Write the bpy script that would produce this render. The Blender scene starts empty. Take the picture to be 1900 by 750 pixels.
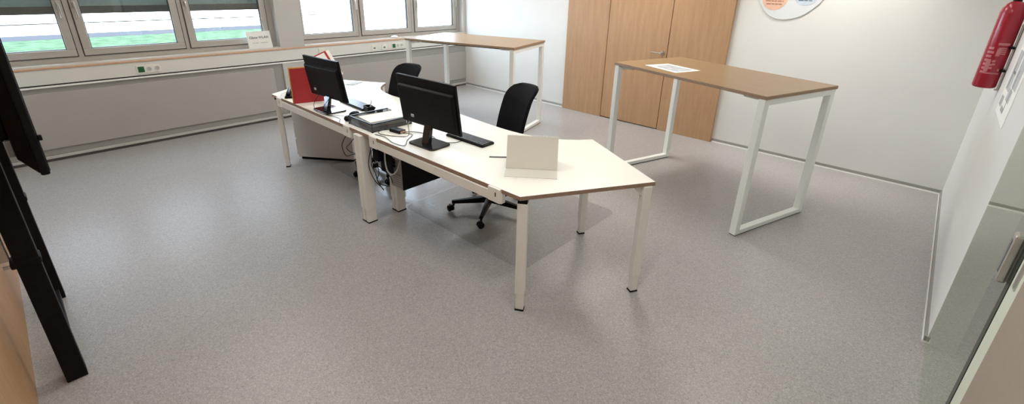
import bpy, bmesh, math, random
from mathutils import Vector, Matrix
PI = math.pi
sc = bpy.context.scene
col = sc.collection
random.seed(4)

# ------------------------------------------------------------------ camera
CX, CY, CZ = 6.2554, -5.6253, 1.7688
YAW, PITCH, ROLL = -0.7351, 0.3793, 0.0231
cyw, syw, cp, sp = math.cos(YAW), math.sin(YAW), math.cos(PITCH), math.sin(PITCH)
fwd = Vector((syw*cp, cyw*cp, -sp))
rgt = Vector((cyw, -syw, 0))
upv = rgt.cross(fwd)
r2 = rgt*math.cos(ROLL) + upv*math.sin(ROLL)
u2 = -rgt*math.sin(ROLL) + upv*math.cos(ROLL)
cam = bpy.data.cameras.new('camera')
camo = bpy.data.objects.new('camera', cam)
col.objects.link(camo)
cam.sensor_fit = 'HORIZONTAL'
cam.sensor_width = 36
cam.lens = 850.15/1900*36
cam.shift_y = -69.3/1900
cam.clip_start = 0.01
camo.matrix_world = Matrix(((r2.x, u2.x, -fwd.x, CX), (r2.y, u2.y, -fwd.y, CY), (r2.z, u2.z, -fwd.z, CZ), (0, 0, 0, 1)))
sc.camera = camo

# ------------------------------------------------------------------ world, sun, exposure
w = bpy.data.worlds.new('sky')
sc.world = w
w.use_nodes = True
w.node_tree.nodes['Background'].inputs[0].default_value = (0.69, 0.81, 1.0, 1)
w.node_tree.nodes['Background'].inputs[1].default_value = 13.0
sun = bpy.data.lights.new('sun', 'SUN')
suno = bpy.data.objects.new('sun', sun)
col.objects.link(suno)
sun.energy = 9
sun.angle = math.radians(1)
sun.color = (1, .96, .88)
suno.rotation_euler = Vector((-.45, .55, -1)).to_track_quat('-Z', 'Y').to_euler()
sc.view_settings.view_transform = 'Standard'
sc.view_settings.look = 'None'
sc.view_settings.gamma = 1
sc.view_settings.use_curve_mapping = False
sc.view_settings.exposure = 0.08
sc.cycles.use_denoising = True
sc.cycles.max_bounces = 10
sc.cycles.diffuse_bounces = 6
sc.cycles.transparent_max_bounces = 16
sc.cycles.sample_clamp_indirect = 6
LAMP_W = 22.0
LAMP_COL = (1.0, .97, .91)

# ------------------------------------------------------------------ materials
def new_mat(name):
    m = bpy.data.materials.new(name)
    m.use_nodes = True
    return m, m.node_tree, m.node_tree.nodes['Principled BSDF']
def noise(nt, scale, detail=3, stretch=(1, 1, 1), coord='Object', rough=.5):
    tc = nt.nodes.new('ShaderNodeTexCoord'); mp = nt.nodes.new('ShaderNodeMapping')
    mp.inputs['Scale'].default_value = stretch
    n = nt.nodes.new('ShaderNodeTexNoise')
    n.inputs['Scale'].default_value = scale; n.inputs['Detail'].default_value = detail
    n.inputs['Roughness'].default_value = rough
    nt.links.new(tc.outputs[coord], mp.inputs[0]); nt.links.new(mp.outputs[0], n.inputs['Vector'])
    return n
def ramp(nt, fac, stops):
    r = nt.nodes.new('ShaderNodeValToRGB')
    while len(r.color_ramp.elements) < len(stops): r.color_ramp.elements.new(.5)
    for e, (p, c) in zip(r.color_ramp.elements, stops):
        e.position = p; e.color = (*c, 1)
    nt.links.new(fac, r.inputs[0])
    return r
def plain(name, c, rough=.5, metal=0, var=.06, scale=25, spec=.5, bump=0):
    m, nt, b = new_mat(name)
    n = noise(nt, scale)
    lo = tuple(x*(1-var) for x in c); hi = tuple(min(1, x*(1+var)) for x in c)
    r = ramp(nt, n.outputs['Fac'], [(.3, lo), (.7, hi)])
    nt.links.new(r.outputs[0], b.inputs['Base Color'])
    b.inputs['Roughness'].default_value = rough
    b.inputs['Metallic'].default_value = metal
    b.inputs['Specular IOR Level'].default_value = spec
    if bump:
        bp = nt.nodes.new('ShaderNodeBump'); bp.inputs['Strength'].default_value = bump; bp.inputs['Distance'].default_value = .002
        nt.links.new(n.outputs['Fac'], bp.inputs['Height']); nt.links.new(bp.outputs[0], b.inputs['Normal'])
    return m
def wood(name, c1, c2, stretch, rough=.45, scale=6, spec=.5):
    m, nt, b = new_mat(name)
    n = noise(nt, scale, 6, stretch, rough=.65)
    n2 = noise(nt, scale*5, 3, stretch)
    mx = nt.nodes.new('ShaderNodeMath'); mx.operation = 'MULTIPLY_ADD'
    nt.links.new(n2.outputs['Fac'], mx.inputs[0]); mx.inputs[1].default_value = .35
    nt.links.new(n.outputs['Fac'], mx.inputs[2])
    b.inputs['Specular IOR Level'].default_value = spec
    r = ramp(nt, mx.outputs[0], [(.45, c1), (.9, c2)])
    nt.links.new(r.outputs[0], b.inputs['Base Color'])
    b.inputs['Roughness'].default_value = rough
    return m
def thin_glass(name, tint, ior=1.5):
    # a pane: both faces' reflection counted on the face that the light meets first
    m = bpy.data.materials.new(name); m.use_nodes = True
    nt = m.node_tree; nt.nodes.clear()
    N, L = nt.nodes.new, nt.links.new
    o = N('ShaderNodeOutputMaterial'); mx = N('ShaderNodeMixShader')
    t = N('ShaderNodeBsdfTransparent'); g = N('ShaderNodeBsdfGlossy')
    f = N('ShaderNodeFresnel'); f.inputs[0].default_value = ior
    geo = N('ShaderNodeNewGeometry')
    a1 = N('ShaderNodeMath'); a1.operation = 'ADD'; a1.inputs[1].default_value = 1
    d = N('ShaderNodeMath'); d.operation = 'DIVIDE'
    k = N('ShaderNodeMath'); k.operation = 'MULTIPLY'; k.inputs[1].default_value = 2
    inv = N('ShaderNodeMath'); inv.operation = 'SUBTRACT'; inv.inputs[0].default_value = 1
    fin = N('ShaderNodeMath'); fin.operation = 'MULTIPLY'; fin.use_clamp = True
    L(f.outputs[0], a1.inputs[0]); L(f.outputs[0], d.inputs[0]); L(a1.outputs[0], d.inputs[1]); L(d.outputs[0], k.inputs[0])
    L(geo.outputs['Backfacing'], inv.inputs[1]); L(k.outputs[0], fin.inputs[0]); L(inv.outputs[0], fin.inputs[1])
    n = noise(nt, 2.0)
    r = ramp(nt, n.outputs['Fac'], [(0, tint), (1, tuple(x*.98 for x in tint))])
    L(r.outputs[0], t.inputs[0])
    g.inputs[0].default_value = (.96, 1, .96, 1); g.inputs[1].default_value = .0
    L(fin.outputs[0], mx.inputs[0]); L(t.outputs[0], mx.inputs[1]); L(g.outputs[0], mx.inputs[2])
    L(mx.outputs[0], o.inputs[0])
    return m
def floor_mat(name, c, rough, spec, amp=.16):
    m, nt, b = new_mat(name)
    n2 = noise(nt, 1.2, 3)
    tc = nt.nodes.new('ShaderNodeTexCoord')
    def cells(scale):
        v = nt.nodes.new('ShaderNodeTexVoronoi'); v.inputs['Scale'].default_value = scale
        nt.links.new(tc.outputs['Object'], v.inputs['Vector'])
        q = nt.nodes.new('ShaderNodeSeparateColor'); nt.links.new(v.outputs['Color'], q.inputs[0])
        return q.outputs[0]
    av = nt.nodes.new('ShaderNodeMath'); av.operation = 'MULTIPLY_ADD'; av.inputs[1].default_value = .35
    nt.links.new(cells(130), av.inputs[0]); nt.links.new(cells(230), av.inputs[2])
    r = ramp(nt, av.outputs[0], [(.08, tuple(x*(1-amp*2) for x in c)), (.30, tuple(x*(1-amp*.4) for x in c)), (.95, tuple(x*(1+amp*.4) for x in c)), (1.0, tuple(x*(1+amp*1.8) for x in c))])
    mm = nt.nodes.new('ShaderNodeMix'); mm.data_type = 'RGBA'; mm.blend_type = 'MULTIPLY'; mm.inputs[0].default_value = .12
    nt.links.new(r.outputs[0], mm.inputs[6]); nt.links.new(n2.outputs['Fac'], mm.inputs[7])
    nt.links.new(mm.outputs[2], b.inputs['Base Color'])
    b.inputs['Roughness'].default_value = rough; b.inputs['Specular IOR Level'].default_value = spec
    return m

M = dict(
    floor=floor_mat('speckled grey vinyl', (.385, .367, .36), .34, .5, .15),
    wall=plain('white wall paint', (.70, .695, .67), .7, var=.015, scale=3),
    ceil=plain('ceiling paint', (.85, .85, .83), .8, var=.01),
    grey=plain('grey window wall paint', (.50, .485, .46), .55, var=.02, scale=3),
    greyd=plain('grey recess', (.30, .29, .27), .6, var=.02),
    panel=plain('grey niche panel', (.40, .375, .35), .55, var=.02, scale=2),
    channel=plain('grey cable duct', (.70, .69, .65), .45, var=.01),
    lip=plain('white trim', (.88, .87, .84), .4, var=.01),
    dark=plain('dark gap', (.03, .03, .03), .7),
    alu=plain('window frame grey beige', (.45, .42, .38), .4, metal=.15, var=.02),
    steel=plain('brushed metal', (.55, .53, .50), .3, metal=.9, var=.04),
    sill=plain('sill laminate', (.62, .58, .53), .4, var=.02),
    sille=plain('sill wood edge', (.60, .36, .22), .5),
    door=wood('oak door veneer', (.37, .215, .115), (.47, .285, .155), (5, 5, .40), .45, 4),
    doornear=wood('oak veneer', (.38, .20, .085), (.48, .275, .125), (9, 9, .55)),
    table=wood('beech table laminate', (.27, .172, .090), (.33, .216, .120), (1.2, 14, 14), .36, 6, .3),
    edge=wood('chipboard edge', (.26, .165, .115), (.36, .24, .17), (3, 3, 3), .6, 20),
    desk=plain('white desk laminate', (.87, .86, .80), .38, var=.01, scale=4),
    white=plain('white powder coat', (.86, .88, .84), .4, var=.01),
    whitedesk=plain('white desk steel', (.84, .83, .79), .4, var=.01),
    ped=plain('pedestal white steel', (.62, .61, .60), .4, var=.01),
    black=plain('black plastic', (.006, .006, .007), .38, var=.2, spec=.12),
    gloss=plain('glossy black plastic', (.008, .008, .010), .08, var=.2),
    mesh=plain('black chair fabric', (.006, .006, .0075), .85, var=.5, scale=400, spec=.15, bump=.4),
    tvb=plain('matt black steel', (.008, .007, .008), .55, var=.2, spec=.12),
    key=plain('dark keys', (.035, .037, .042), .45, var=.2),
    keyblue=plain('bluish grey keys', (.10, .11, .13), .3, var=.2),  # paler and bluer than the keys of the nearer keyboard
    red=plain('red cardboard', (.40, .022, .026), .6, var=.05),
    yellow=plain('yellow cardboard', (.72, .42, .10), .6),
    paper=plain('white paper', (.86, .85, .82), .7, var=.01),
    cal=plain('calendar card', (.70, .68, .61), .7, var=.01),
    ink=plain('printed ink', (.16, .17, .18), .7),
    inkl=plain('pale printed ink', (.46, .47, .48), .7),
    picg=plain('grey printed picture', (.45, .48, .52), .6, var=.25, scale=14),
    ext=plain('extinguisher red', (.30, .008, .022), .22, var=.03),
    extlab=plain('extinguisher print', (.46, .15, .16), .5),
    green=plain('green socket', (.012, .105, .036), .35),
    sock=plain('socket white', (.76, .75, .68), .4, var=.01),
    orange=plain('orange print', (.72, .45, .33), .6),
    blue=plain('blue print', (.50, .58, .66), .6),
    brown=plain('brown ink', (.32, .16, .10), .6),
    navy=plain('navy ink', (.12, .17, .24), .6),
    signw=plain('sign board', (.66, .69, .70), .45, var=.01),
    taupe=plain('taupe paint', (.33, .265, .21), .75, var=.02),
    tedge=wood('table edge', (.27, .175, .11), (.36, .245, .16), (3, 3, 3), .6, 20),
    bar=plain('blind rail', (.07, .06, .056), .5),
    jamb=plain('pale jamb', (.66, .70, .58), .4, var=.01),
    seal=plain('dark green seal', (.012, .022, .012), .3),
    blind=plain('grey blind slats', (.17, .21, .20), .5),
    grass=plain('lawn grass', (.050, .080, .050), .9, spec=.0, var=.3, scale=3),
    road=plain('asphalt path', (.046, .048, .055), .9, spec=.0),
    concrete=plain('pale concrete', (.85, .84, .80), .9),
    kerb=plain('kerb', (.022, .020, .018), .9, spec=.0),
    board=plain('green circuit', (.08, .10, .07), .6),
    glass=thin_glass('window glass', (.96, .99, .98)),
    gdoor=thin_glass('greenish door glass', (.88, .93, .87), 1.55),
)
# smoked plastic: semi clear
def clear(name, c, fac, rough):
    m, nt, b = new_mat(name)
    n = noise(nt, 8); r = ramp(nt, n.outputs['Fac'], [(0, c), (1, tuple(x*1.05 for x in c))])
    nt.links.new(r.outputs[0], b.inputs['Base Color']); b.inputs['Roughness'].default_value = rough
    b.inputs['Alpha'].default_value = fac
    return m
M['smoke'] = clear('smoked plastic', (.07, .07, .075), .55, .12)
M['matclear'] = clear('clear floor mat', (.27, .27, .27), .10, .12)
M['sheet'] = clear('backlit paper', (.84, .83, .80), .86, .6)

# ------------------------------------------------------------------ mesh helpers
def rz(a): return Matrix.Rotation(a, 4, 'Z')
class MB:
    def __init__(s): s.bm = bmesh.new()
    def box(s, x0, x1, y0, y1, z0, z1, T=None):
        v = [s.bm.verts.new((x, y, z)) for z in (z0, z1) for x, y in ((x0, y0), (x1, y0), (x1, y1), (x0, y1))]
        for f in ((3, 2, 1, 0), (4, 5, 6, 7), (0, 1, 5, 4), (1, 2, 6, 5), (2, 3, 7, 6), (3, 0, 4, 7)):
            s.bm.faces.new([v[i] for i in f])
        if T is not None:
            for q in v: q.co = T @ q.co
        return s
    def prism(s, pts, z0, z1, T=None):
        a = [s.bm.verts.new((x, y, z0)) for x, y in pts]; b = [s.bm.verts.new((x, y, z1)) for x, y in pts]
        n = len(pts)
        s.bm.faces.new(a[::-1]); s.bm.faces.new(b)
        for i in range(n): s.bm.faces.new((a[i], a[(i+1) % n], b[(i+1) % n], b[i]))
        if T is not None:
            for q in a+b: q.co = T @ q.co
        return s
    def hull(s, bot, top):
        a = [s.bm.verts.new(p) for p in bot]; b = [s.bm.verts.new(p) for p in top]
        n = len(a)
        s.bm.faces.new(a[::-1]); s.bm.faces.new(b)
        for i in range(n): s.bm.faces.new((a[i], a[(i+1) % n], b[(i+1) % n], b[i]))
        return s
    def lathe(s, prof, T=None, n=28):
        rings = []
        for r, z in prof:
            rings.append([s.bm.verts.new((r*math.cos(2*PI*i/n), r*math.sin(2*PI*i/n), z)) for i in range(n)])
        for a, b in zip(rings, rings[1:]):
            for i in range(n): s.bm.faces.new((a[i], a[(i+1) % n], b[(i+1) % n], b[i]))
        s.bm.faces.new(rings[0][::-1]); s.bm.faces.new(rings[-1])
        if T is not None:
            for r in rings:
                for q in r: q.co = T @ q.co
        return s
    def tube(s, pts, r, n=8, smooth=4):
        P = [Vector(p) for p in pts]
        if smooth > 1 and len(P) > 2:
            Q = []
            for i in range(len(P)-1):
                p0, p1, p2, p3 = P[max(i-1, 0)], P[i], P[i+1], P[min(i+2, len(P)-1)]
                for k in range(smooth):
                    t = k/smooth
                    Q.append(.5*((2*p1)+(p2-p0)*t+(2*p0-5*p1+4*p2-p3)*t*t+(3*p1-p0-3*p2+p3)*t**3))
            P = Q+[P[-1]]
        prev = None; ref = Vector((.31, .2, .93)).normalized()
        for i, p in enumerate(P):
            d = (P[min(i+1, len(P)-1)]-P[max(i-1, 0)]).normalized()
            if abs(d.dot(ref)) > .97: ref = Vector((.9, .3, .1)).normalized()
            u = d.cross(ref).normalized(); v = u.cross(d).normalized(); ref = v
            ring = [s.bm.verts.new(p+(u*math.cos(2*PI*k/n)+v*math.sin(2*PI*k/n))*r) for k in range(n)]
            if prev:
                for k in range(n): s.bm.faces.new((prev[k], prev[(k+1) % n], ring[(k+1) % n], ring[k]))
            else: s.bm.faces.new(ring[::-1])
            prev = ring
        s.bm.faces.new(prev)
        return s
    def build(s, name, mat, parent=None, bevel=0, smooth=False, kind=None, seg=2):
        bmesh.ops.recalc_face_normals(s.bm, faces=s.bm.faces)
        me = bpy.data.meshes.new(name); s.bm.to_mesh(me); s.bm.free()
        o = bpy.data.objects.new(name, me); col.objects.link(o)
        for m in (mat if isinstance(mat, list) else [mat]): me.materials.append(m)
        if smooth:
            for p in me.polygons: p.use_smooth = True
            try: me.set_sharp_from_angle(angle=math.radians(40))
            except Exception: pass
        if bevel:
            b = o.modifiers.new('bevel', 'BEVEL'); b.width = bevel; b.segments = seg; b.limit_method = 'ANGLE'; b.angle_limit = math.radians(40)
        if parent: o.parent = parent
        if kind: o['kind'] = kind
        return o
def tag(o, label, cat, group=None):
    o['label'] = label; o['category'] = cat
    if group: o['group'] = group
    return o
def thing(name, label, cat, loc=(0, 0, 0), rot=0, group=None):
    o = bpy.data.objects.new(name, None); col.objects.link(o)
    o.location = loc; o.rotation_euler = (0, 0, rot); o.empty_display_size = .1
    return tag(o, label, cat, group)
def copy_tree(o, parent=None):
    c = o.copy(); col.objects.link(c)
    if parent: c.parent = parent
    for ch in [x for x in list(bpy.data.objects) if x.parent == o]: copy_tree(ch, c)
    return c
def S(mb, name, mat, parent=None, bevel=0): return mb.build(name, mat, parent, bevel, kind='structure' if parent is None else None)
def rrect(w, h, r, n=6, cx=0, cy=0):
    pts = []
    for sx, sy, a0 in ((1, 1, 0), (-1, 1, 90), (-1, -1, 180), (1, -1, 270)):
        for k in range(n+1):
            a = math.radians(a0+90*k/n)
            pts.append((cx+sx*(w/2-r)+r*math.cos(a), cy+sy*(h/2-r)+r*math.sin(a)))
    return pts

# ------------------------------------------------------------------ setting
W = 6.612; NY = -5.93; CH = 2.95
S(MB().box(-.3, 9.0, NY-.1, .1, -.1, 0), 'floor', M['floor'])
S(MB().box(-.3, 9.0, NY-.1, .1, CH, CH+.15), 'ceiling', M['ceil'])
S(MB().box(-.3, 9.0, 0, .12, 0, CH), 'wall_door', M['wall'])
S(MB().box(-.3, 9.0, NY-.12, NY, 0, CH), 'wall_near', M['wall'])
mb = MB()
mb.box(-.3, -.03, NY, 0, 0, .90)
mb.box(-.3, 0, -3.19, -2.88, .90, CH)
mb.box(-.3, 0, NY, 0, 2.40, CH)
mb.box(-.3, 0, -.06, 0, .90, 2.40)
mb.box(-.03, 0, -3.20, -2.90, 0, .735)
S(mb, 'wall_window', M['grey'])
# right wall: white stretch, taupe stretch behind the glass door
S(MB().box(W, W+.12, -2.655, 0, 0, CH), 'wall_right', M['wall'], bevel=.004)
S(MB().box(W, W+.12, -3.80, -2.655, 2.15, CH), 'wall_lintel', M['wall'])
S(MB().box(W-.004, W+.12, NY, -3.80, 0, CH), 'wall_right_near', M['taupe'])
S(MB().box(8.9, 9.0, NY, 0, 0, CH), 'wall_corridor', M['wall'])
# niche panels under the duct
S(MB().box(-.03, -.006, NY, -3.32, .12, .67).box(-.03, -.006, -2.80, -.0, .12, .60), 'trim_1', M['panel'], bevel=.003)
S(MB().box(-.03, -.020, NY, -3.20, .67, .722).box(-.03, -.020, NY, -3.20, .055, .12).box(-.03, -.020, -3.32, -3.20, .12, .67)
  .box(-.03, -.020, -2.90, 0, .60, .722).box(-.03, -.020, -2.90, 0, .055, .12).box(-.03, -.020, -2.90, -2.80, .12, .60), 'trim_2', M['greyd'])
S(MB().box(-.03, .010, NY, 0, .028, .052), 'baseboard_window', M['grey'], bevel=.003)
S(MB().box(-.03, .002, NY, 0, .0, .028), 'trim_3', M['bar'])
# cable duct under the sill
S(MB().box(-.06, .0, NY, 0, .752, .898), 'trim_4', M['channel'], bevel=.004)
S(MB().box(-.06, .004, NY, 0, .722, .738), 'trim_5', M['lip'], bevel=.002)
S(MB().box(-.06, -.018, NY, 0, .738, .752), 'trim_6', M['dark'])
# window sill and wooden nosing
S(MB().box(-.14, .004, NY, -3.19, .905, .93).box(-.14, .004, -2.88, 0, .905, .93), 'trim_7', M['sill'], bevel=.003)
S(MB().box(-.03, .010, NY, 0, .895, .912), 'trim_8', M['sille'], bevel=.003)
# door wall skirting: grey recess and thin white lip, broken by the oak panels
DX0, DX1 = 2.215, 4.465
S(MB().box(0, DX0-.005, -.012, 0, .012, .042).box(DX1+.005, W, -.012, 0, .012, .042), 'trim_9', M['greyd'])
S(MB().box(0, DX0-.005, -.016, 0, 0, .014).box(DX1+.005, W, -.016, 0, 0, .014), 'baseboard_door', M['lip'])
S(MB().box(W-.012, W, -2.65, 0, .012, .042), 'trim_10', M['greyd'])
S(MB().box(W-.016, W, -2.65, 0, 0, .014), 'baseboard_right', M['lip'])

# window sashes
def window(n, y0, y1, hside, kind):
    z0, z1 = .985, 2.32
    fr = MB()
    t = .066
    fr.box(-.17, -.105, y0, y1, z0, z0+t).box(-.17, -.105, y0, y1, z1-t, z1)
    fr.box(-.17, -.105, y0, y0+t, z0+t, z1-t).box(-.17, -.105, y1-t, y1, z0+t, z1-t)
    f = fr.build('window_%d' % n, M['alu'], None, .004); f['kind'] = 'structure'
    g = MB()
    for (a, b, c, d) in ((y0+t, y1-t, z0+t, z0+t+.006), (y0+t, y1-t, z1-t-.006, z1-t), (y0+t, y0+t+.006, z0+t, z1-t), (y1-t-.006, y1-t, z0+t, z1-t)):
        g.box(-.150, -.118, a, b, c, d)
    g.build('pane_gasket', M['dark'], f)
    g = MB()
    for (a, b, c, d) in ((y0-.007, y1+.007, z0-.007, z0), (y0-.007, y1+.007, z1, z1+.005), (y0-.007, y0, z0, z1), (y1, y1+.007, z0, z1)):
        g.box(-.165, -.112, a, b, c, d)
    g.build('sash_gap', M['dark'], f)
    MB().box(-.142, -.140, y0+t, y1-t, z0+t, z1-t).build('pane', M['glass'], f)
    for s in hside:
        yh = y0+.03 if s < 0 else y1-.03
        h = MB()
        h.box(-.105, -.095, yh-.014, yh+.014, 1.44, 1.52)
        h.tube([(-.095, yh, 1.49), (-.075, yh, 1.485), (-.068, yh, 1.47), (-.066, yh, 1.42), (-.066, yh, 1.355)], .010, 8)
        h.build('handle', M['steel'], f, smooth=True)
wins = [(-5.98, -5.120, (1,)), (-5.065, -4.190, (-1,)), (-4.137, -3.262, (-1,)), (-2.872, -2.010, (1,)), (-1.956, -1.068, ()), (-1.004, -.125, (-1, 1))]
for i, (a, b, hs) in enumerate(wins): window(i+1, a, b, hs, None)
fr = MB()
for (a, b) in ((NY, -3.19), (-2.88, -.06)):
    fr.box(-.19, -.12, a, b, .93, .982).box(-.19, -.12, a, b, 2.323, 2.40)
for (a, b) in ((-5.117, -5.068), (-4.187, -4.140), (-3.259, -3.19), (-2.88, -2.875), (-2.007, -1.959), (-1.065, -1.007), (-.122, -.06)):
    fr.box(-.19, -.12, a, b, .982, 2.323)
S(fr, 'trim_11', M['alu'], bevel=.003)
# exterior venetian blind, half lowered over the left bank of windows
bl = thing('exterior_blind', 'dark grey slatted blind half lowered outside the left bank of windows', 'blind', (-.27, -4.6, 1.378))
mb = MB()
for k in range(15):
    z = .10+k*.060
    mb.box(-.035, .035, -1.33, 1.40, -.002, .002, Matrix.Translation((0, 0, z)) @ Matrix.Rotation(math.radians(74), 4, 'Y'))
mb.build('slats', M['blind'], bl)
MB().box(-.03, .03, -1.33, 1.40, 0, .075).build('bottom_rail', M['bar'], bl, .004)
MB().box(-.04, .04, -1.33, 1.40, .93, .99).build('head_box', M['alu'], bl, .004)

# oak panels and door in the far wall
S(MB().box(DX0, 2.888, -.045, 0, 0, CH), 'trim_12', M['door'], bevel=.003)
S(MB().box(3.764, DX1, -.045, 0, 0, CH), 'trim_13', M['door'], bevel=.003)
d1 = S(MB().box(2.896, 3.756, -.043, 0, .012, CH), 'door_1', M['door'], bevel=.003)
S(MB().box(2.886, 3.766, -.02, 0, 0, CH), 'trim_14', M['dark'])
h = MB()
h.lathe([(.026, 0), (.026, .008), (.011, .009), (.011, .045)], Matrix.Translation((3.700, -.043, .985)) @ Matrix.Rotation(PI/2, 4, 'X'), 20)
h.tube([(3.700, -.088, .985), (3.685, -.095, .985), (3.64, -.097, .985), (3.565, -.097, .987)], .010, 10)
h.build('door_handle', M['steel'], d1, smooth=True)
# oak panelling on the near wall
S(MB().box(1.0, 5.4, NY, NY+.012, 0, 2.4), 'trim_15', M['doornear'])

# glass door in the right wall
gd = S(MB().box(W, W+.010, -3.615, -2.657, .002, 2.14), 'door_2', M['gdoor'])
lk = MB().box(W-.026, W, -3.608, -3.560, .885, 1.06).build('lock_case', M['steel'], gd, .008)
MB().box(W-.0275, W-.026, -3.590, -3.572, .915, 1.035).build('lock_slot', M['ink'], lk)
MB().box(W-.001, W+.014, -3.660, -3.616, .004, 2.14).build('edge_seal', M['seal'], gd)
jb = S(MB().box(W+.001, W+.10, -3.80, -3.661, 0, 2.15), 'trim_16', M['jamb'], bevel=.003)
MB().box(W-.002, W+.001, -3.74, -3.70, .93, 1.06).build('strike_plate', M['steel'], jb)

# outdoors
S(MB().box(-16.3, -.3, -40, 3.0, -.55, -.40), 'lawn', M['grass'])
S(MB().box(-18.0, -16.3, -40, 3.6, -.55, -.395), 'asphalt_path', M['road'])
S(MB().box(-60, -18.0, -60, 60, -.55, -.40).box(-18.0, -.3, 3.6, 60, -.55, -.40), 'concrete_yard', M['concrete'])
S(MB().box(-23.2, -22.9, -40, 9, -.40, -.37), 'yard_kerb', M['kerb'])

# ceiling lamps
lamp_spots = [(1.4, -1.4, 1.2), (1.4, -4.4, .7), (3.5, -1.3, 2.0), (3.5, -4.6, .8), (5.5, -1.5, .45), (5.5, -4.6, 1.0)]
def lamp(x, y, label, e=1.0, rot=0):
    t = thing('ceiling_lamp', label, 'lamp', (x, y, CH-.06), rot, 'ceiling lamps')
    f = MB()
    f.box(-.15, .15, -.62, .62, .012, .06)
    f.build('housing', M['lip'], t, .004)
    m, nt, b = new_mat('lamp diffuser')
    b.inputs['Base Color'].default_value = (.9, .9, .85, 1)
    b.inputs['Emission Color'].default_value = (*LAMP_COL, 1); b.inputs['Emission Strength'].default_value = 1.5
    MB().box(-.135, .135, -.6, .6, .004, .012).build('diffuser', m, t)
    l = bpy.data.lights.new('lamp_light', 'AREA'); l.shape = 'RECTANGLE'; l.size = .27; l.size_y = 1.2
    l.energy = LAMP_W*e; l.color = LAMP_COL
    lo = bpy.data.objects.new('lamp_light', l); col.objects.link(lo); lo.parent = t; lo.location = (0, 0, -.002)
    return t
for x, y, e in lamp_spots:
    lamp(x, y, 'white linear ceiling lamp above the room', e)
lamp(7.8, -2.6, 'unseen linear lamp added to brighten the corridor behind the glass door', .5)  # unseen corridor lamp, added to brighten what shows through the glass door
# wall washer above the right stretch of the door wall
t = thing('wall_spotlight', 'small round ceiling spotlight beside the far white wall', 'lamp', (5.45, -.45, CH-.12))
MB().lathe([(.05, 0), (.055, .01), (.055, .12)]).build('housing', M['lip'], t, smooth=True)
l = bpy.data.lights.new('spot_light', 'SPOT'); l.energy = 120; l.spot_size = math.radians(84); l.spot_blend = .8; l.color = LAMP_COL; l.shadow_soft_size = .05
lo = bpy.data.objects.new('spot_light', l); col.objects.link(lo); lo.parent = t; lo.location = (0, 0, -.01)
lo.rotation_euler = Vector((0, .42, -.9)).to_track_quat('-Z', 'Y').to_euler()

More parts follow.
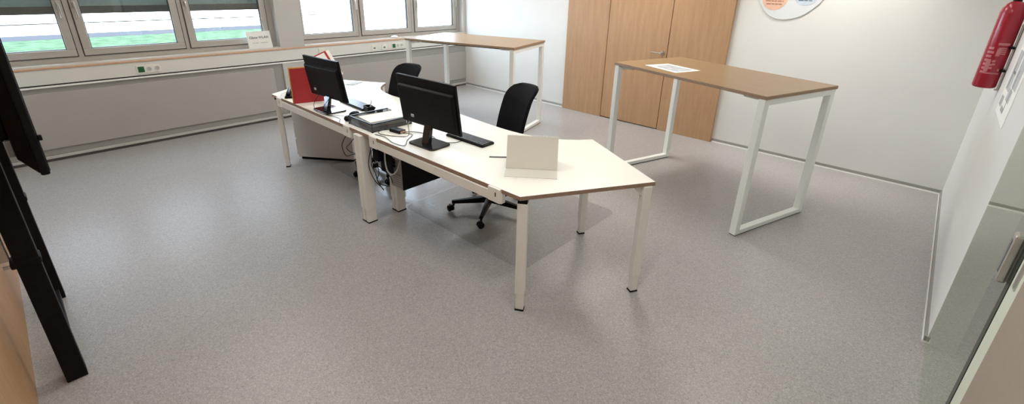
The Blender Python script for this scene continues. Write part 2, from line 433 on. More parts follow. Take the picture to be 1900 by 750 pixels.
# ------------------------------------------------------------------ desks
SEAM = 3.30; HZ = .74
def inner_curve():
    # concave user edge from the seam to the wing tip (bezier samples)
    p0, p1, p2, p3 = Vector((SEAM+.0015, -3.175)), Vector((3.85, -3.185)), Vector((4.32, -3.355)), Vector((4.595, -2.94))
    out = []
    for k in range(15):
        t = k/14
        out.append((1-t)**3*p0+3*t*(1-t)**2*p1+3*t*t*(1-t)*p2+t**3*p3)
    return [(v.x, v.y) for v in out]
outer = [(SEAM+.0015, -4.022), (4.858, -4.012), (5.268, -3.322)]
poly = outer+[p for p in inner_curve()[::-1]]
def mir(pts): return [(2*SEAM-.02-x, y) for x, y in pts][::-1]
def mx_(x): return 2*SEAM-.02-x
def make_desk(side, label):
    sgn = 1 if side == 'R' else -1
    fx = (lambda x: x) if sgn > 0 else mx_
    t = thing('desk', label, 'desk', (SEAM+sgn*.8, -3.7, 0), 0, 'joined white office desks')
    O = Matrix.Translation((-(SEAM+sgn*.8), 3.7, 0))
    P = poly if sgn > 0 else [(x-.0, y) for x, y in mir(poly)]
    if sgn < 0: P = [(x+.02 if abs(x-(mx_(SEAM+.0015))) < 1e-6 else x, y) for x, y in P]
    m = MB().prism(P, HZ-.024, HZ, O)
    top = m.build('desktop', [M['desk'], M['edge']], t, .0015)
    for p in top.data.polygons:
        if abs(p.normal.z) < .5: p.material_index = 1
    def leg(x, y, a, wx_, wy_, cap=False):
        T = O @ Matrix.Translation((fx(x), y, 0)) @ rz(a*sgn)
        l = MB().box(-wx_/2, wx_/2, -wy_/2, wy_/2, .115, .690 if cap else .716, T).build('leg', M['whitedesk'], t, .004)
        MB().box(-wx_/2+.005, wx_/2-.005, -wy_/2+.005, wy_/2-.005, .008, .115, T).build('leg_insert', M['whitedesk'], l, .003)
        MB().box(-wx_/2+.002, wx_/2-.002, -wy_/2+.002, wy_/2-.002, 0, .010, T).build('foot_pad', M['black'], l)
        if cap: MB().box(-wx_/2+.002, wx_/2-.002, -wy_/2+.003, wy_/2-.003, .690, .716, T).build('leg_cap', M['black'], l)
    leg(4.846, -3.972, math.radians(30), .056, .045, True)
    leg(5.232, -3.352, math.radians(60), .054, .045)
    gx, gy = fx(5.232), -3.352
    T = O @ Matrix.Translation((gx, gy, 0)) @ rz(math.radians(60) if sgn > 0 else math.radians(120))
    MB().hull([T @ Vector(v) for v in ((-.026, -.003, .655), (-.026, .003, .655), (-.026, .003, .716), (-.026, -.003, .716))], [T @ Vector(v) for v in ((-.075, -.003, .700), (-.075, .003, .700), (-.075, .003, .716), (-.075, -.003, .716))]).build('gusset', M['channel'], t)
    leg(4.597, -2.993, math.radians(60), .052, .045)
    # pair of columns at the seam, front and rear
    xs = SEAM+sgn*.0235
    fx = lambda x: x
    sg = sgn
    leg2 = lambda x, y: None
    for yy in (-4.005, -3.735):
        T = O @ Matrix.Translation((xs, yy, 0))
        l = MB().box(-.0225, .0225, -.042, .042, .115, .716, T).build('leg', M['whitedesk'], t, .004)
        MB().box(-.0185, .0185, -.037, .037, .008, .115, T).build('leg_insert', M['whitedesk'], l, .003)
        MB().box(-.0205, .0205, -.039, .039, 0, .010, T).build('foot_pad', M['black'], l)
    # steel rail under the front edge with bracket plates
    a, b = (3.43, 4.73) if sgn > 0 else (mx_(4.73), 3.17)
    MB().box(a, b, -4.018, -3.985, .652, .712, O).build('rail', M['whitedesk'], t, .004)
    for xc in (a+.05, b-.05):
        MB().box(xc-.045, xc+.045, -4.0265, -3.990, .655, .7385, O).build('edge_bracket', M['whitedesk'], t, .002)
        MB().box(xc+.010, xc+.017, -4.0272, -4.02, .690, .715, O).build('bracket_slot', M['black'], t)
    # wide flat beam set well back under the wing, out of sight from the edge
    xa, xb = (4.70, 4.92) if sgn > 0 else (mx_(4.70), mx_(4.92))
    MB().tube([(xa-(SEAM+sgn*.8), -3.80+3.7, .700), (xb-(SEAM+sgn*.8), -3.26+3.7, .700)], .014, 8).build('wing_beam', M['whitedesk'], t)
    return t
make_desk('R', 'white angled office desk nearest the viewer, with the tent calendar on it')
make_desk('L', 'white angled office desk nearer the windows, with the red folder and pedestal')

# ------------------------------------------------------------------ floor mats
tag(MB().prism(rrect(1.32, 1.18, .07, 6, 3.95, -3.09), .001, .0035).build('floor_mat', M['matclear']), 'clear rounded plastic floor mat under the office chair at the nearer desk', 'mat', 'clear chair mats')
tag(MB().prism(rrect(1.31, 1.18, .07, 6, 2.62, -3.09), .001, .0035).build('floor_mat', M['matclear']), 'clear plastic floor mat under the desk nearer the windows', 'mat', 'clear chair mats')

# ------------------------------------------------------------------ office chairs
def make_chair(loc, rot, label, starphase):
    # local: chair faces -Y
    t = thing('office_chair', label, 'chair', loc, rot, 'black office chairs')
    st = MB()
    st.lathe([(.045, .075), (.045, .13), (.03, .15)], None, 16)
    for k in range(5):
        a = starphase+k*2*PI/5
        c, s_ = math.cos(a), math.sin(a)
        def P(r, lat, z): return (c*r-s_*lat, s_*r+c*lat, z)
        st.hull([P(.03, -.026, .075), P(.312, -.015, .072), P(.312, .015, .072), P(.03, .026, .075)],
                [P(.03, -.022, .125), P(.312, -.012, .098), P(.312, .012, .098), P(.03, .022, .125)])
        st.tube([P(.297, 0, .085), P(.297, 0, .05)], .010, 8)
    st.build('star_base', M['black'], t, .004)
    for k in range(5):
        a = starphase+k*2*PI/5
        cx, cy = .322*math.cos(a), .322*math.sin(a)
        cm = MB()
        for off in (-.014, .014):
            T = Matrix.Translation((cx, cy, .030)) @ rz(a+PI/2+.6) @ Matrix.Translation((0, off, 0)) @ Matrix.Rotation(PI/2, 4, 'X') @ Matrix.Translation((0, 0, -.009))
            cm.lathe([(.020, 0), (.0265, .003), (.0265, .015), (.020, .018)], T, 18)
        cm.box(-.018, .014, -.006, .006, .028, .060, Matrix.Translation((cx, cy, 0)) @ rz(a+.6+PI/2))
        cm.build('caster', M['black'], t, smooth=True)
    MB().lathe([(.027, .12), (.027, .27), (.018, .272), (.018, .40)], None, 16).build('gas_lift', M['black'], t, smooth=True)
    MB().box(-.09, .09, -.11, .13, .385, .425).build('tilt_mechanism', M['black'], t, .01)
    # seat cushion
    sm = MB()
    N = 12
    rows = []
    for layer, (z, f) in enumerate(((.422, .90), (.435, .98), (.462, 1.0), (.480, .93))):
        rows.append([sm.bm.verts.new((x*f, y*f-.01, z-(.02*max(0, -y-.15)/.1))) for x, y in rrect(.47, .46, .10, 5)])
    for a, b in zip(rows, rows[1:]):
        n = len(a)
        for i in range(n): sm.bm.faces.new((a[i], a[(i+1) % n], b[(i+1) % n], b[i]))
    sm.bm.faces.new(rows[0][::-1]); sm.bm.faces.new(rows[-1])
    sm.build('seat', M['mesh'], t, smooth=True)
    # backrest: curved panel, lumbar bow, head edge rolling backwards
    bk = MB()
    U, V = 12, 30
    def back(u, v, off):
        # u -1..1 across, v 0..1 up
        z = .52+.482*v
        half = .157-.012*(1-v)**2-.006*v
        # rounded corners
        cr = .06
        dv = min(v, 1-v)*.47
        if dv < cr: half -= cr-math.sqrt(max(0, cr*cr-(cr-dv)**2))
        y = .165+.150*v+.16*max(0, v-.76)**2*7-.02*math.sin(v*PI)+(.022*(1-u*u))
        return Vector((u*half, y+off, z-.0*off))
    g = [[[bk.bm.verts.new(back(-1+2*i/U, j/V, off)) for i in range(U+1)] for j in range(V+1)] for off in (-.016, .022)]
    for L in range(2):
        for j in range(V):
            for i in range(U):
                q = (g[L][j][i], g[L][j][i+1], g[L][j+1][i+1], g[L][j+1][i])
                bk.bm.faces.new(q if L == 0 else q[::-1])
    for j in range(V):
        for i in (0, U): bk.bm.faces.new((g[0][j][i], g[0][j+1][i], g[1][j+1][i], g[1][j][i]))
    for i in range(U):
        for j in (0, V): bk.bm.faces.new((g[0][j][i], g[0][j][i+1], g[1][j][i+1], g[1][j][i]))
    b = bk.build('backrest', M['mesh'], t, smooth=True)
    br = MB()
    br.tube([(0, .10, .405), (0, .20, .41), (0, .25, .46), (0, .255, .60), (0, .285, .72)], .022, 10)
    br.build('back_support', M['black'], t, smooth=True)
    return t
ph = math.radians(14.4)
ch1 = make_chair((3.838, -3.215, .0045), math.radians(-8), 'black office chair behind the nearer monitor, its star base in full view', ph+math.radians(8))
ch2 = copy_tree(ch1); ch2.location = (2.575, -3.335, .0045); ch2.rotation_euler = (0, 0, math.radians(12))
ch2['label'] = 'black office chair further back, mostly hidden behind the nearer monitor'

# ------------------------------------------------------------------ high tables
TW, TD, TH = 1.542, .886, 1.088
def make_table(loc, rot, label):
    t = thing('high_table', label, 'table', loc, rot, 'high standing tables')
    top = MB().box(-TW/2, TW/2, -TD/2, TD/2, TH-.025, TH).build('tabletop', [M['table'], M['tedge']], t, .003)
    for p in top.data.polygons:
        if abs(p.normal.z) < .5: p.material_index = 1
    for s in (-1, 1):
        x0, x1 = (TW/2-.060, TW/2-.008) if s > 0 else (-TW/2+.008, -TW/2+.060)
        y0, y1 = -TD/2+.006, TD/2-.006
        f = MB()
        f.box(x0, x1, y0, y0+.052, .006, TH-.026).box(x0, x1, y1-.052, y1, .006, TH-.026)
        f.box(x0+.001, x1-.001, y0+.05, y1-.05, .006, .042).box(x0+.001, x1-.001, y0+.05, y1-.05, TH-.070, TH-.026)
        fo = f.build('leg_frame', M['white'], t, .003)
        MB().box(x0+.004, x1-.004, y0+.004, y1-.004, 0, .007).build('floor_pad', M['black'], fo)
    MB().box(-TW/2+.16, TW/2-.09, -.36, -.32, TH-.044, TH-.026).box(-TW/2+.16, TW/2-.09, .32, .36, TH-.044, TH-.026).build('under_rail', M['tvb'], t)
    for s in (-1, 1):
        for yy in (-.40, .34):
            m = MB().box(s*(TW/2-.13)-.07, s*(TW/2-.13)+.07, yy, yy+.06, TH-.045, TH-.026)
            m.build('corner_plate', M['channel'], t, .003)
    return t
make_table((4.882, -1.553, 0), -.318, 'tan topped high table with white frame legs and a printed sheet on it')
make_table((1.882, -1.533, 0), .273, 'tan topped high table with white frame legs in the corner by the windows')

def flat_quad(mb, pts, z0, z1):
    return mb.prism([(x, y) for x, y in pts], z0, z1)
t = thing('printed_sheet', 'white sheet with a grey printed picture lying on the high table by the oak door', 'paper', (4.53, -1.63, TH))
MB().prism([(4.295-4.53, -1.673+1.63), (4.663-4.53, -1.838+1.63), (4.765-4.53, -1.565+1.63), (4.405-4.53, -1.428+1.63)], 0, .0015).build('sheet', M['paper'], t)
def lerp4(u, v):
    A, B, C_, D = [Vector(p) for p in ((-.235, -.043), (.133, -.208), (.235, .065), (-.125, .202))]
    return (A*(1-u)+B*u)*(1-v)+(D*(1-u)+C_*u)*v
MB().prism([tuple(lerp4(u, v)) for u, v in ((.2, .16), (.9, .16), (.9, .84), (.12, .84))], .0015, .0019).build('printed_picture', M['picg'], t)

# ------------------------------------------------------------------ pedestal, computers
t = thing('pedestal_cabinet', 'white office pedestal cabinet under the desk nearer the windows', 'cabinet', (1.86, -3.635, 0), math.radians(36))
MB().box(-.30, .30, 0, .43, .03, .60).build('body', M['ped'], t, .004)
MB().box(-.28, .28, .02, .41, 0, .03).build('plinth', M['black'], t)
for k in range(3):
    d = MB().box(-.318, -.300, .01, .42, .05+k*.18, .22+k*.18).build('drawer', M['ped'], t, .003)
    MB().box(-.323, -.318, .15, .28, .18+k*.18, .19+k*.18).build('drawer_pull', M['steel'], d)
def tower(loc, label):
    t = thing('desktop_computer', label, 'computer', loc, 0, 'computers under the desks')
    MB().box(-.078, .078, -.225, .235, 0, .385).build('case', M['black'], t, .004)
    r = MB().box(-.072, .072, -.232, -.225, .006, .379).build('rear_panel', M['greyd'], t, .002)
    c = MB()
    for k in range(5): c.box(-.05, .0, -.236, -.232, .17+k*.028, .188+k*.028)
    c.build('ports', M['black'], r)
    MB().lathe([(.045, 0), (.045, .003), (.04, .004)], Matrix.Translation((.018, -.232, .30)) @ Matrix.Rotation(PI/2, 4, 'X'), 20).build('fan_grille', M['steel'], r)
    f = MB()
    for k in range(6): f.box(-.06, .06, -.236, -.232, .015+k*.018, .022+k*.018)
    f.build('slot_covers', M['steel'], r)
    MB().box(-.05, .05, -.06, .08, .385, .4155).build('hanger_bracket', M['tvb'], t)
    return t
c1 = tower((3.50, -3.638, .30), 'black computer tower hung under the nearer desk beside the middle legs')
c2 = copy_tree(c1); c2.location = (3.10, -3.50, .30); c2['label'] = 'black computer tower hung under the window side desk, behind the middle legs'
# black cable box between the legs and the tower
t = thing('cable_basket', 'black cable basket under the desk joint behind the dangling cables', 'basket', (3.44, -3.95, .0))
MB().box(-.075, -.0, -.02, .03, .52, .69).build('power_strip', M['black'], t, .008)
MB().box(-.07, .08, .04, .05, .42, .70).box(-.07, .08, .0, .05, .70, .715).build('back_plate', M['tvb'], t)

# ------------------------------------------------------------------ monitors
def make_monitor(loc, yaw, tilt, w_, h_, zc, label, baseyaw, dx=0):
    t = thing('monitor', label, 'monitor', loc, 0, 'black monitors on the desks')
    T = Matrix.Translation((dx, 0, zc-loc[2])) @ rz(yaw) @ Matrix.Rotation(tilt, 4, 'X')
    MB().box(-w_/2, w_/2, -.004, .016, -h_/2, h_/2, T).build('housing', M['black'], t, .004)
    MB().box(-w_/2+.012, w_/2-.012, .016, .0175, -h_/2+.02, h_/2-.012, T).build('screen', M['gloss'], t)
    b = MB()
    R = lambda s, y: [(sx*w_/2*s[0], y, sz) for sx, sz in ((-1, -h_/2+.012), (1, -h_/2+.012), (1, h_/2*s[1]), (-1, h_/2*s[1]))]
    b.hull([T @ Vector(v) for v in R((.965, .66), -.003)], [T @ Vector(v) for v in R((.93, .56), -.024)])
    bo = b.build('back_bulge', M['black'], t, .006)
    MB().box(-.155, -.128, -.034, -.027, -h_/2+.060, -h_/2+.080, T).build('video_plug', M['inkl'], t, .002)
    n = MB()
    R3 = rz(baseyaw)
    n.hull([R3 @ Vector(v) for v in ((-.03, -.045, .012), (.03, -.045, .012), (.03, -.005, .012), (-.03, -.005, .012))],
           [R3 @ Vector(v) for v in ((-.034, -.008, zc-loc[2]-h_/2+.03), (.034, -.008, zc-loc[2]-h_/2+.03), (.034, .012, zc-loc[2]-h_/2+.03), (-.034, .012, zc-loc[2]-h_/2+.03))])
    n.build('neck', M['gloss'], t, .004)
    MB().prism(rrect(.25, .175, .028), 0, .013, R3).build('foot', M['gloss'], t, .003)
    return t
make_monitor((3.885, -3.838, HZ), math.radians(2.26), math.radians(7.5), .575, .335, 1.018, 'black monitor on the nearer desk, back to the viewer, between tray and calendar', math.radians(3))
make_monitor((2.632, -3.900, HZ), math.radians(3.94), math.radians(8.6), .514, .339, 1.003, 'black monitor on the window side desk in front of the red folder', math.radians(3), -.022)

# ------------------------------------------------------------------ keyboards, mouse, phone
def make_keyboard(loc, rot, w_, d_, label, km):
    t = thing('keyboard', label, 'keyboard', loc, rot, 'keyboards on the desks')
    MB().prism(rrect(w_, d_, .01), 0, .014).build('body', M['black'], t, .003)
    k = MB()
    nx, ny = 21, 6
    for j in range(ny):
        for i in range(nx):
            x = -w_/2+.008+(w_-.016)*(i+.5)/nx; y = -d_/2+.008+(d_-.016)*(j+.5)/ny
            k.box(x-.0078*w_/.44, x+.0078*w_/.44, y-.0072, y+.0072, .014, .019)
    k.build('keys', km, t)
    return t
make_keyboard((4.00, -3.578, HZ), math.radians(1), .37, .12, 'black keyboard on the nearer desk between monitor and chair', M['key'])
make_keyboard((2.625, -3.645, HZ), math.radians(-3), .42, .13, 'grey keyboard catching window light on the window side desk', M['keyblue'])
t = thing('mouse', 'black computer mouse behind the letter tray', 'mouse', (2.89, -3.825, HZ), math.radians(20))
mm = MB()
mm.lathe([(.03, 0), (.031, .008), (.027, .020), (.016, .028), (.004, .031)], Matrix.Diagonal((1, 1.7, 1, 1)), 20)
mm.build('shell', M['black'], t, smooth=True)
MB().box(-.003, .003, .015, .03, .020, .029).build('scroll_wheel', M['key'], t)
t = thing('desk_phone', 'black desk telephone half hidden behind the red folder', 'phone', (1.955, -3.88, HZ), math.radians(60))
MB().hull([(-.09, -.09, 0), (.09, -.09, 0), (.09, .09, 0), (-.09, .09, 0)], [(-.085, -.085, .022), (.085, -.085, .022), (.085, .085, .036), (-.085, .085, .036)]).build('base', M['black'], t, .005)
MB().tube([(-.06, -.08, .032), (-.06, -.06, .042), (-.06, .05, .052), (-.06, .085, .044)], .016, 10).build('handset', M['black'], t, smooth=True)
k = MB()
for i in range(3):
    for j in range(4): k.box(.0+i*.026, .018+i*.026, -.07+j*.03, -.05+j*.03, .018+j*.003, .032+j*.002)
k.build('keypad', M['key'], t)
# pen holder at the keyboard
t = thing('pen_box', 'small black box beside the window side keyboard', 'box', (2.885, -3.685, HZ), math.radians(-10))
MB().box(-.045, .045, -.03, .03, 0, .004).box(-.045, -.042, -.03, .03, .004, .05).box(.042, .045, -.03, .03, .004, .05).box(-.042, .042, -.03, -.027, .004, .05).box(-.042, .042, .027, .03, .004, .05).build('box_shell', M['black'], t)
tag(MB().tube([(2.895, -3.685, HZ+.006), (2.912, -3.672, HZ+.098)], .005, 8).build('marker', M['paper']), 'white pen standing in the small black box', 'pen')
tag(MB().lathe([(.012, 0), (.026, .006), (.028, .014), (.018, .022)], Matrix.Translation((2.955, -3.63, HZ)), 16).build('tape_roll', M['black'], smooth=True), 'small round black puck beside the black pen box', 'puck')
tag(MB().lathe([(.02, 0), (.03, .012), (.03, .026), (.018, .04)], Matrix.Translation((3.01, -3.945, HZ)), 16).build('webcam', M['black'], smooth=True), 'small round black gadget at the near end of the letter tray', 'gadget')

# ------------------------------------------------------------------ folder, binder, tray, calendar
t = thing('red_folder', 'red cardboard folder standing upright behind the monitor, yellow inside cover', 'folder', (2.226, -4.018, HZ), math.radians(75.4))
MB().box(0, .250, -.002, .002, 0, .303).build('front_cover', M['red'], t, .001)
MB().box(0, .250, .016, .020, 0, .311, Matrix.Translation((-.007, 0, 0))).build('back_cover', M['yellow'], t, .001)
MB().box(.244, .249, .0, .018, 0, .30).build('fold', M['red'], t)
f = MB()
BL, BR, TR, TL = Vector((1.62, -3.465, .742)), Vector((1.743, -3.419, .490)), None, None
bl, tr_, br_, tl = Vector((1.62, -3.465, .742)), Vector((1.548, -3.338, 1.069)), Vector((1.671, -3.292, .817)), Vector((1.487, -3.523, 1.008))
# tidy to a true rectangle
ex = (br_-bl); eh = ex.length; ex.normalize(); ez = (tl-bl); ez -= ex*ez.dot(ex); ez.normalize(); nn = ex.cross(ez)
t = thing('ring_binder', 'white and red binder leaning behind the window side monitor', 'binder', (1.62, -3.465, .742))
BT = Matrix(((ex.x, -nn.x, ez.x, 0), (ex.y, -nn.y, ez.y, 0), (ex.z, -nn.z, ez.z, 0), (0, 0, 0, 1)))
w_, h_ = .205, .284
MB().box(0, w_, 0, .003, 0, h_, BT).build('front_cover', M['red'], t)
MB().box(-.0, w_-.022, -.0015, 0, .01, h_-.012, BT).build('cover_sheet', M['paper'], t)
pg = MB()
for k in range(6): pg.box(.004, w_+.006+k*.005, .003+k*.0045, .0068+k*.0045, .004, h_-.004-k*.001, BT)
pg.build('pages', M['paper'], t)
MB().box(0, w_+.036, .031, .035, 0, h_, BT).build('back_cover', M['lip'], t)
# small steel bookend strut that the binder leans on
strut = MB()
p = BT @ Vector((.10, .034, .14)) + Vector((1.62, -3.465, .742))
q = BT @ Vector((.02, .034, .03)) + Vector((1.62, -3.465, .742))
strut.box(-.05, .05, -.06, .06, 0, .003, Matrix.Translation((p.x-.02, p.y+.01, HZ)))
strut.tube([(p.x-.012, p.y+.004, HZ+.002), (p.x-.004, p.y, p.z-.02)], .006, 8)
tag(strut.build('bookend', M['steel']), 'steel bookend behind the tilted binder', 'bookend')

t = thing('letter_tray', 'smoked black letter tray on the desk joint', 'tray', (3.245, -3.835, HZ), math.radians(0))
x0, x1, y0, y1 = -.165, .165, -.145, .20
MB().box(x0, x1, y0, y1, .004, .008).build('tray_floor', M['smoke'], t)
wl = MB()
wl.box(x0, x0+.004, y0, y1, .004, .062).box(x1-.004, x1, y0, y1, .004, .062).box(x0, x1, y0, y0+.004, .004, .062)
wl.box(x0, x0+.06, y1-.004, y1, .004, .062).box(x1-.06, x1, y1-.004, y1, .004, .062)
wl.build('tray_wall', M['smoke'], t)
MB().box(x0, x0+.014, y0, y1, .058, .064).box(x1-.014, x1, y0, y1, .058, .064).box(x0, x1, y0, y0+.014, .058, .064).build('rim', M['black'], t)
for a, b in ((x0, y0), (x1-.012, y0), (x0, y1-.012), (x1-.012, y1-.012)):
    MB().box(a, a+.012, b, b+.012, 0, .006).build('tray_foot', M['black'], t)
tag(MB().box(-.105, .105, -.13, .165, 0, .04, Matrix.Translation((3.22, -3.79, HZ+.008)) @ rz(math.radians(-6))).build('paper_stack', M['paper'], bevel=.001), 'stack of white paper lying in the letter tray', 'paper')

t = thing('desk_calendar', 'blank cream tent calendar standing on the nearer desk', 'calendar', (4.634, -3.655, HZ), math.radians(37.8))
# local x along the width, +y away from the viewer
a = math.radians(19.2)
hh = .165
wc = .302
TT = Matrix.Translation((0, -.025, 0)) @ Matrix.Rotation(-a, 4, 'X')
c = MB()
f0 = Vector((0, -.045, .006)); f1 = Vector((0, .027, .185)); f2 = Vector((0, .115, .003)); f3 = Vector((0, -.165, .003))
def slab(mb, p, q, th):
    d = (q-p).normalized(); n = Vector((0, -d.z, d.y))*th
    mb.hull([(-wc/2, p.y, p.z), (wc/2, p.y, p.z), (wc/2, p.y+n.y, p.z+n.z), (-wc/2, p.y+n.y, p.z+n.z)],
            [(-wc/2, q.y, q.z), (wc/2, q.y, q.z), (wc/2, q.y+n.y, q.z+n.z), (-wc/2, q.y+n.y, q.z+n.z)])
slab(c, f0, f1, .004)
c.build('front_leaf', M['cal'], t)
c = MB(); slab(c, f1, f2, .003); c.build('back_leaf', M['cal'], t)
c = MB(); slab(c, f0, f3, .003); c.build('foot_strip', M['cal'], t)
c = MB()
for k in range(30):
    x = -wc/2+.012+k*(wc-.024)/29
    c.tube([(x, .027+.006*math.cos(s), .187+.006*math.sin(s)) for s in [i*PI/4 for i in range(9)]], .0012, 5, 1)
c.build('spiral', M['lip'], t)
tag(MB().tube([(4.34, -3.722, HZ+.004), (4.47, -3.60, HZ+.004)], .004, 8, 1).build('pencil', M['ink']), 'thin grey pencil lying behind the tent calendar', 'pencil')
tag(MB().prism([(1.786, -3.303), (1.876, -3.263), (1.80, -3.10), (1.70, -3.14)], HZ, HZ+.006).build('tablet_computer', M['inkl'], bevel=.002), 'flat grey tablet at the far end of the window side desk', 'tablet')

# ------------------------------------------------------------------ adaptor and cables
t = thing('usb_hub', 'small dark connector box among cables beside the letter tray', 'hub', (3.51, -3.835, HZ), math.radians(8))
MB().box(-.055, .055, -.03, .03, 0, .024).build('shell', M['black'], t, .004)
MB().box(.055, .058, -.022, .022, .006, .018).build('port', M['sille'], t)
def cable(name, paths, label, r=.0022, cat='cable', mat='black', group='black cables'):
    m = MB()
    for p in paths: m.tube(p, r, 6, 5)
    return tag(m.build(name, M[mat], smooth=True), label, cat, group)
z = HZ+.004
cable('desk_cable', [[(3.455, -3.83, z), (3.40, -3.90, z), (3.46, -3.955, z), (3.55, -3.93, z), (3.64, -3.87, z), (3.70, -3.87, z+.03), (3.735, -3.895, z+.11), (3.735, -3.895, z+.155)]], 'black cable from the connector box up to the nearer monitor')
cable('desk_cable', [[(3.565, -3.83, z), (3.64, -3.80, z), (3.72, -3.90, z), (3.80, -3.98, z), (3.70, -4.00, z), (3.56, -3.97, z), (3.46, -3.99, z)]], 'black cable looped on the desk left of the nearer monitor base')
cable('desk_cable', [[(3.555, -3.80, z), (3.62, -3.74, z), (3.76, -3.72, z), (3.90, -3.76, z), (3.98, -3.70, z), (3.985, -3.64, z)]], 'thin black cable running behind the nearer monitor base')
cable('desk_cable', [[(2.55, -3.93, z+.13), (2.53, -3.98, z+.05), (2.60, -4.00, z), (2.72, -4.00, z), (2.85, -3.97, z), (2.93, -3.97, z), (2.98, -4.00, z), (3.02, -4.02, z)]], 'black cable trailing from the window side monitor to the desk joint')
cable('desk_cable', [[(2.70, -3.93, z+.11), (2.70, -3.99, z+.04), (2.78, -4.0, z+.008), (2.88, -3.93, z+.006), (2.95, -3.91, z+.002), (2.985, -3.93, z+.006)]], 'black cable looping in front of the window side monitor foot')
cable('phone_cable', [[(1.86, -3.98, z), (1.80, -3.95, z), (1.76, -3.90, z), (1.80, -3.86, z), (1.85, -3.86, z)]], 'thin grey cable curling beside the desk telephone', .0018, mat='inkl', group=None)
y = -3.965
cable('hanging_cable', [[(3.12, y+.03, .708), (3.02, y, .64), (2.93, y, .56), (2.90, y, .50), (2.95, y, .44), (3.06, y, .48), (3.15, y, .52), (3.14, y, .62), (3.13, y+.02, .708)]], 'black cable hanging in a wide loop left of the middle legs', .0035)
cable('hanging_cable', [[(3.15, y+.03, .708), (3.10, y, .62), (3.04, y-.01, .56), (2.99, y-.01, .52), (3.06, y-.01, .50), (3.17, y-.01, .54), (3.18, y+.02, .708)]], 'black cable hanging in a small loop left of the middle legs', .003)
cable('hanging_cable', [[(3.17, y+.03, .708), (3.15, y+.01, .60), (3.11, y+.01, .50), (3.08, y+.02, .40), (3.06, y+.04, .30), (3.05, y+.06, .20), (2.98, y+.16, .05), (2.90, y+.24, .006), (2.80, y+.30, .006)]], 'black cable dropping to the floor left of the middle legs', .0035)
t = cable('hanging_cable', [[(3.085, y+.012, .42), (3.065, y+.03, .34), (3.055, y+.045, .27)]], 'thick black plug connector on the cable left of the middle legs', .013)
for i, pts in enumerate((
    [(3.385, y-.0, .655), (3.375, y-.03, .58), (3.36, y-.04, .48), (3.40, y-.03, .38), (3.47, y-.0, .31)],
    [(3.40, y-.0, .65), (3.42, y-.03, .56), (3.39, y-.035, .50), (3.43, y-.03, .43), (3.45, y-.02, .36), (3.49, y+.04, .33)],
    [(3.42, y-.0, .64), (3.45, y-.025, .55), (3.46, y-.02, .45), (3.43, y-.02, .38), (3.47, y-.0, .30)],
    [(3.43, y-.0, .66), (3.40, y-.03, .60), (3.42, y-.04, .52), (3.47, y-.02, .50), (3.50, y+.04, .42), (3.47, y+.08, .34)])):
    cable('hanging_cable', [pts], ['black cable nearest the middle legs, dropping from the power strip', 'black wavy cable hanging between middle legs and tower', 'black cable hanging straight beside the tower', 'black cable curling towards the tower rear'][i], .003)
cable('video_cable', [[(3.53, y-.0, .66), (3.54, y-.01, .56), (3.56, y-.01, .49), (3.60, y+.0, .47), (3.62, y+.03, .50), (3.56, y+.10, .55)]], 'grey video cable looping into the tower rear', .0055, mat='inkl', group=None)
cable('video_cable', [[(3.60, y-.0, .66), (3.575, y+.03, .60), (3.54, y+.06, .57), (3.52, y+.12, .52)]], 'pale cable plugged straight into the tower rear', .004, mat='inkl', group=None)

# ------------------------------------------------------------------ wall fittings
def socket_strip(y0, y1, label):
    t = thing('socket_panel', label, 'socket', (0.0, (y0+y1)/2, .814), 0, 'triple sockets on the window duct')
    w_ = y1-y0
    MB().box(0, .010, -w_/2, w_/2, -.042, .042).build('frame', M['sock'], t, .003)
    s = w_/3
    g = MB().box(.010, .013, -w_/2+.012, -w_/2+s-.004, -.030, .030).build('socket', M['green'], t, .002); g['label'] = 'green socket'
    for k in (1, 2):
        c = -w_/2+s*(k+.5)
        so = MB().lathe([(.030, 0), (.030, .004), (.024, .004), (.022, .001)], Matrix.Translation((.010, c, 0)) @ Matrix.Rotation(PI/2, 4, 'Y'), 20).build('socket', M['sock'], t, smooth=True)
        MB().lathe([(.021, 0), (.021, .001)], Matrix.Translation((.0112, c, 0)) @ Matrix.Rotation(PI/2, 4, 'Y'), 20).build('socket_well', M['inkl'], so)
    return t
socket_strip(-4.708, -4.494, 'triple socket with a green insert under the left bank of windows')
socket_strip(-1.542, -1.330, 'triple socket with a green insert beside the corner high table')
for y0, lab in ((-1.842, 'single white data socket, left of two under the right windows'), (-1.672, 'single white data socket, right of two under the right windows')):
    t = thing('data_socket', lab, 'socket', (0, y0, .811), 0, 'data sockets on the window duct')
    MB().box(0, .010, -.042, .042, -.042, .042).build('frame', M['sock'], t, .003)
    MB().box(.010, .012, -.018, .018, -.016, .006).build('jack', M['ink'], t)
t = thing('blank_plate', 'small white blank plate on the duct behind the tilted binder', 'plate', (0, -2.66, .845))
MB().box(0, .010, -.042, .042, -.030, .030).build('cover', M['sock'], t, .003)
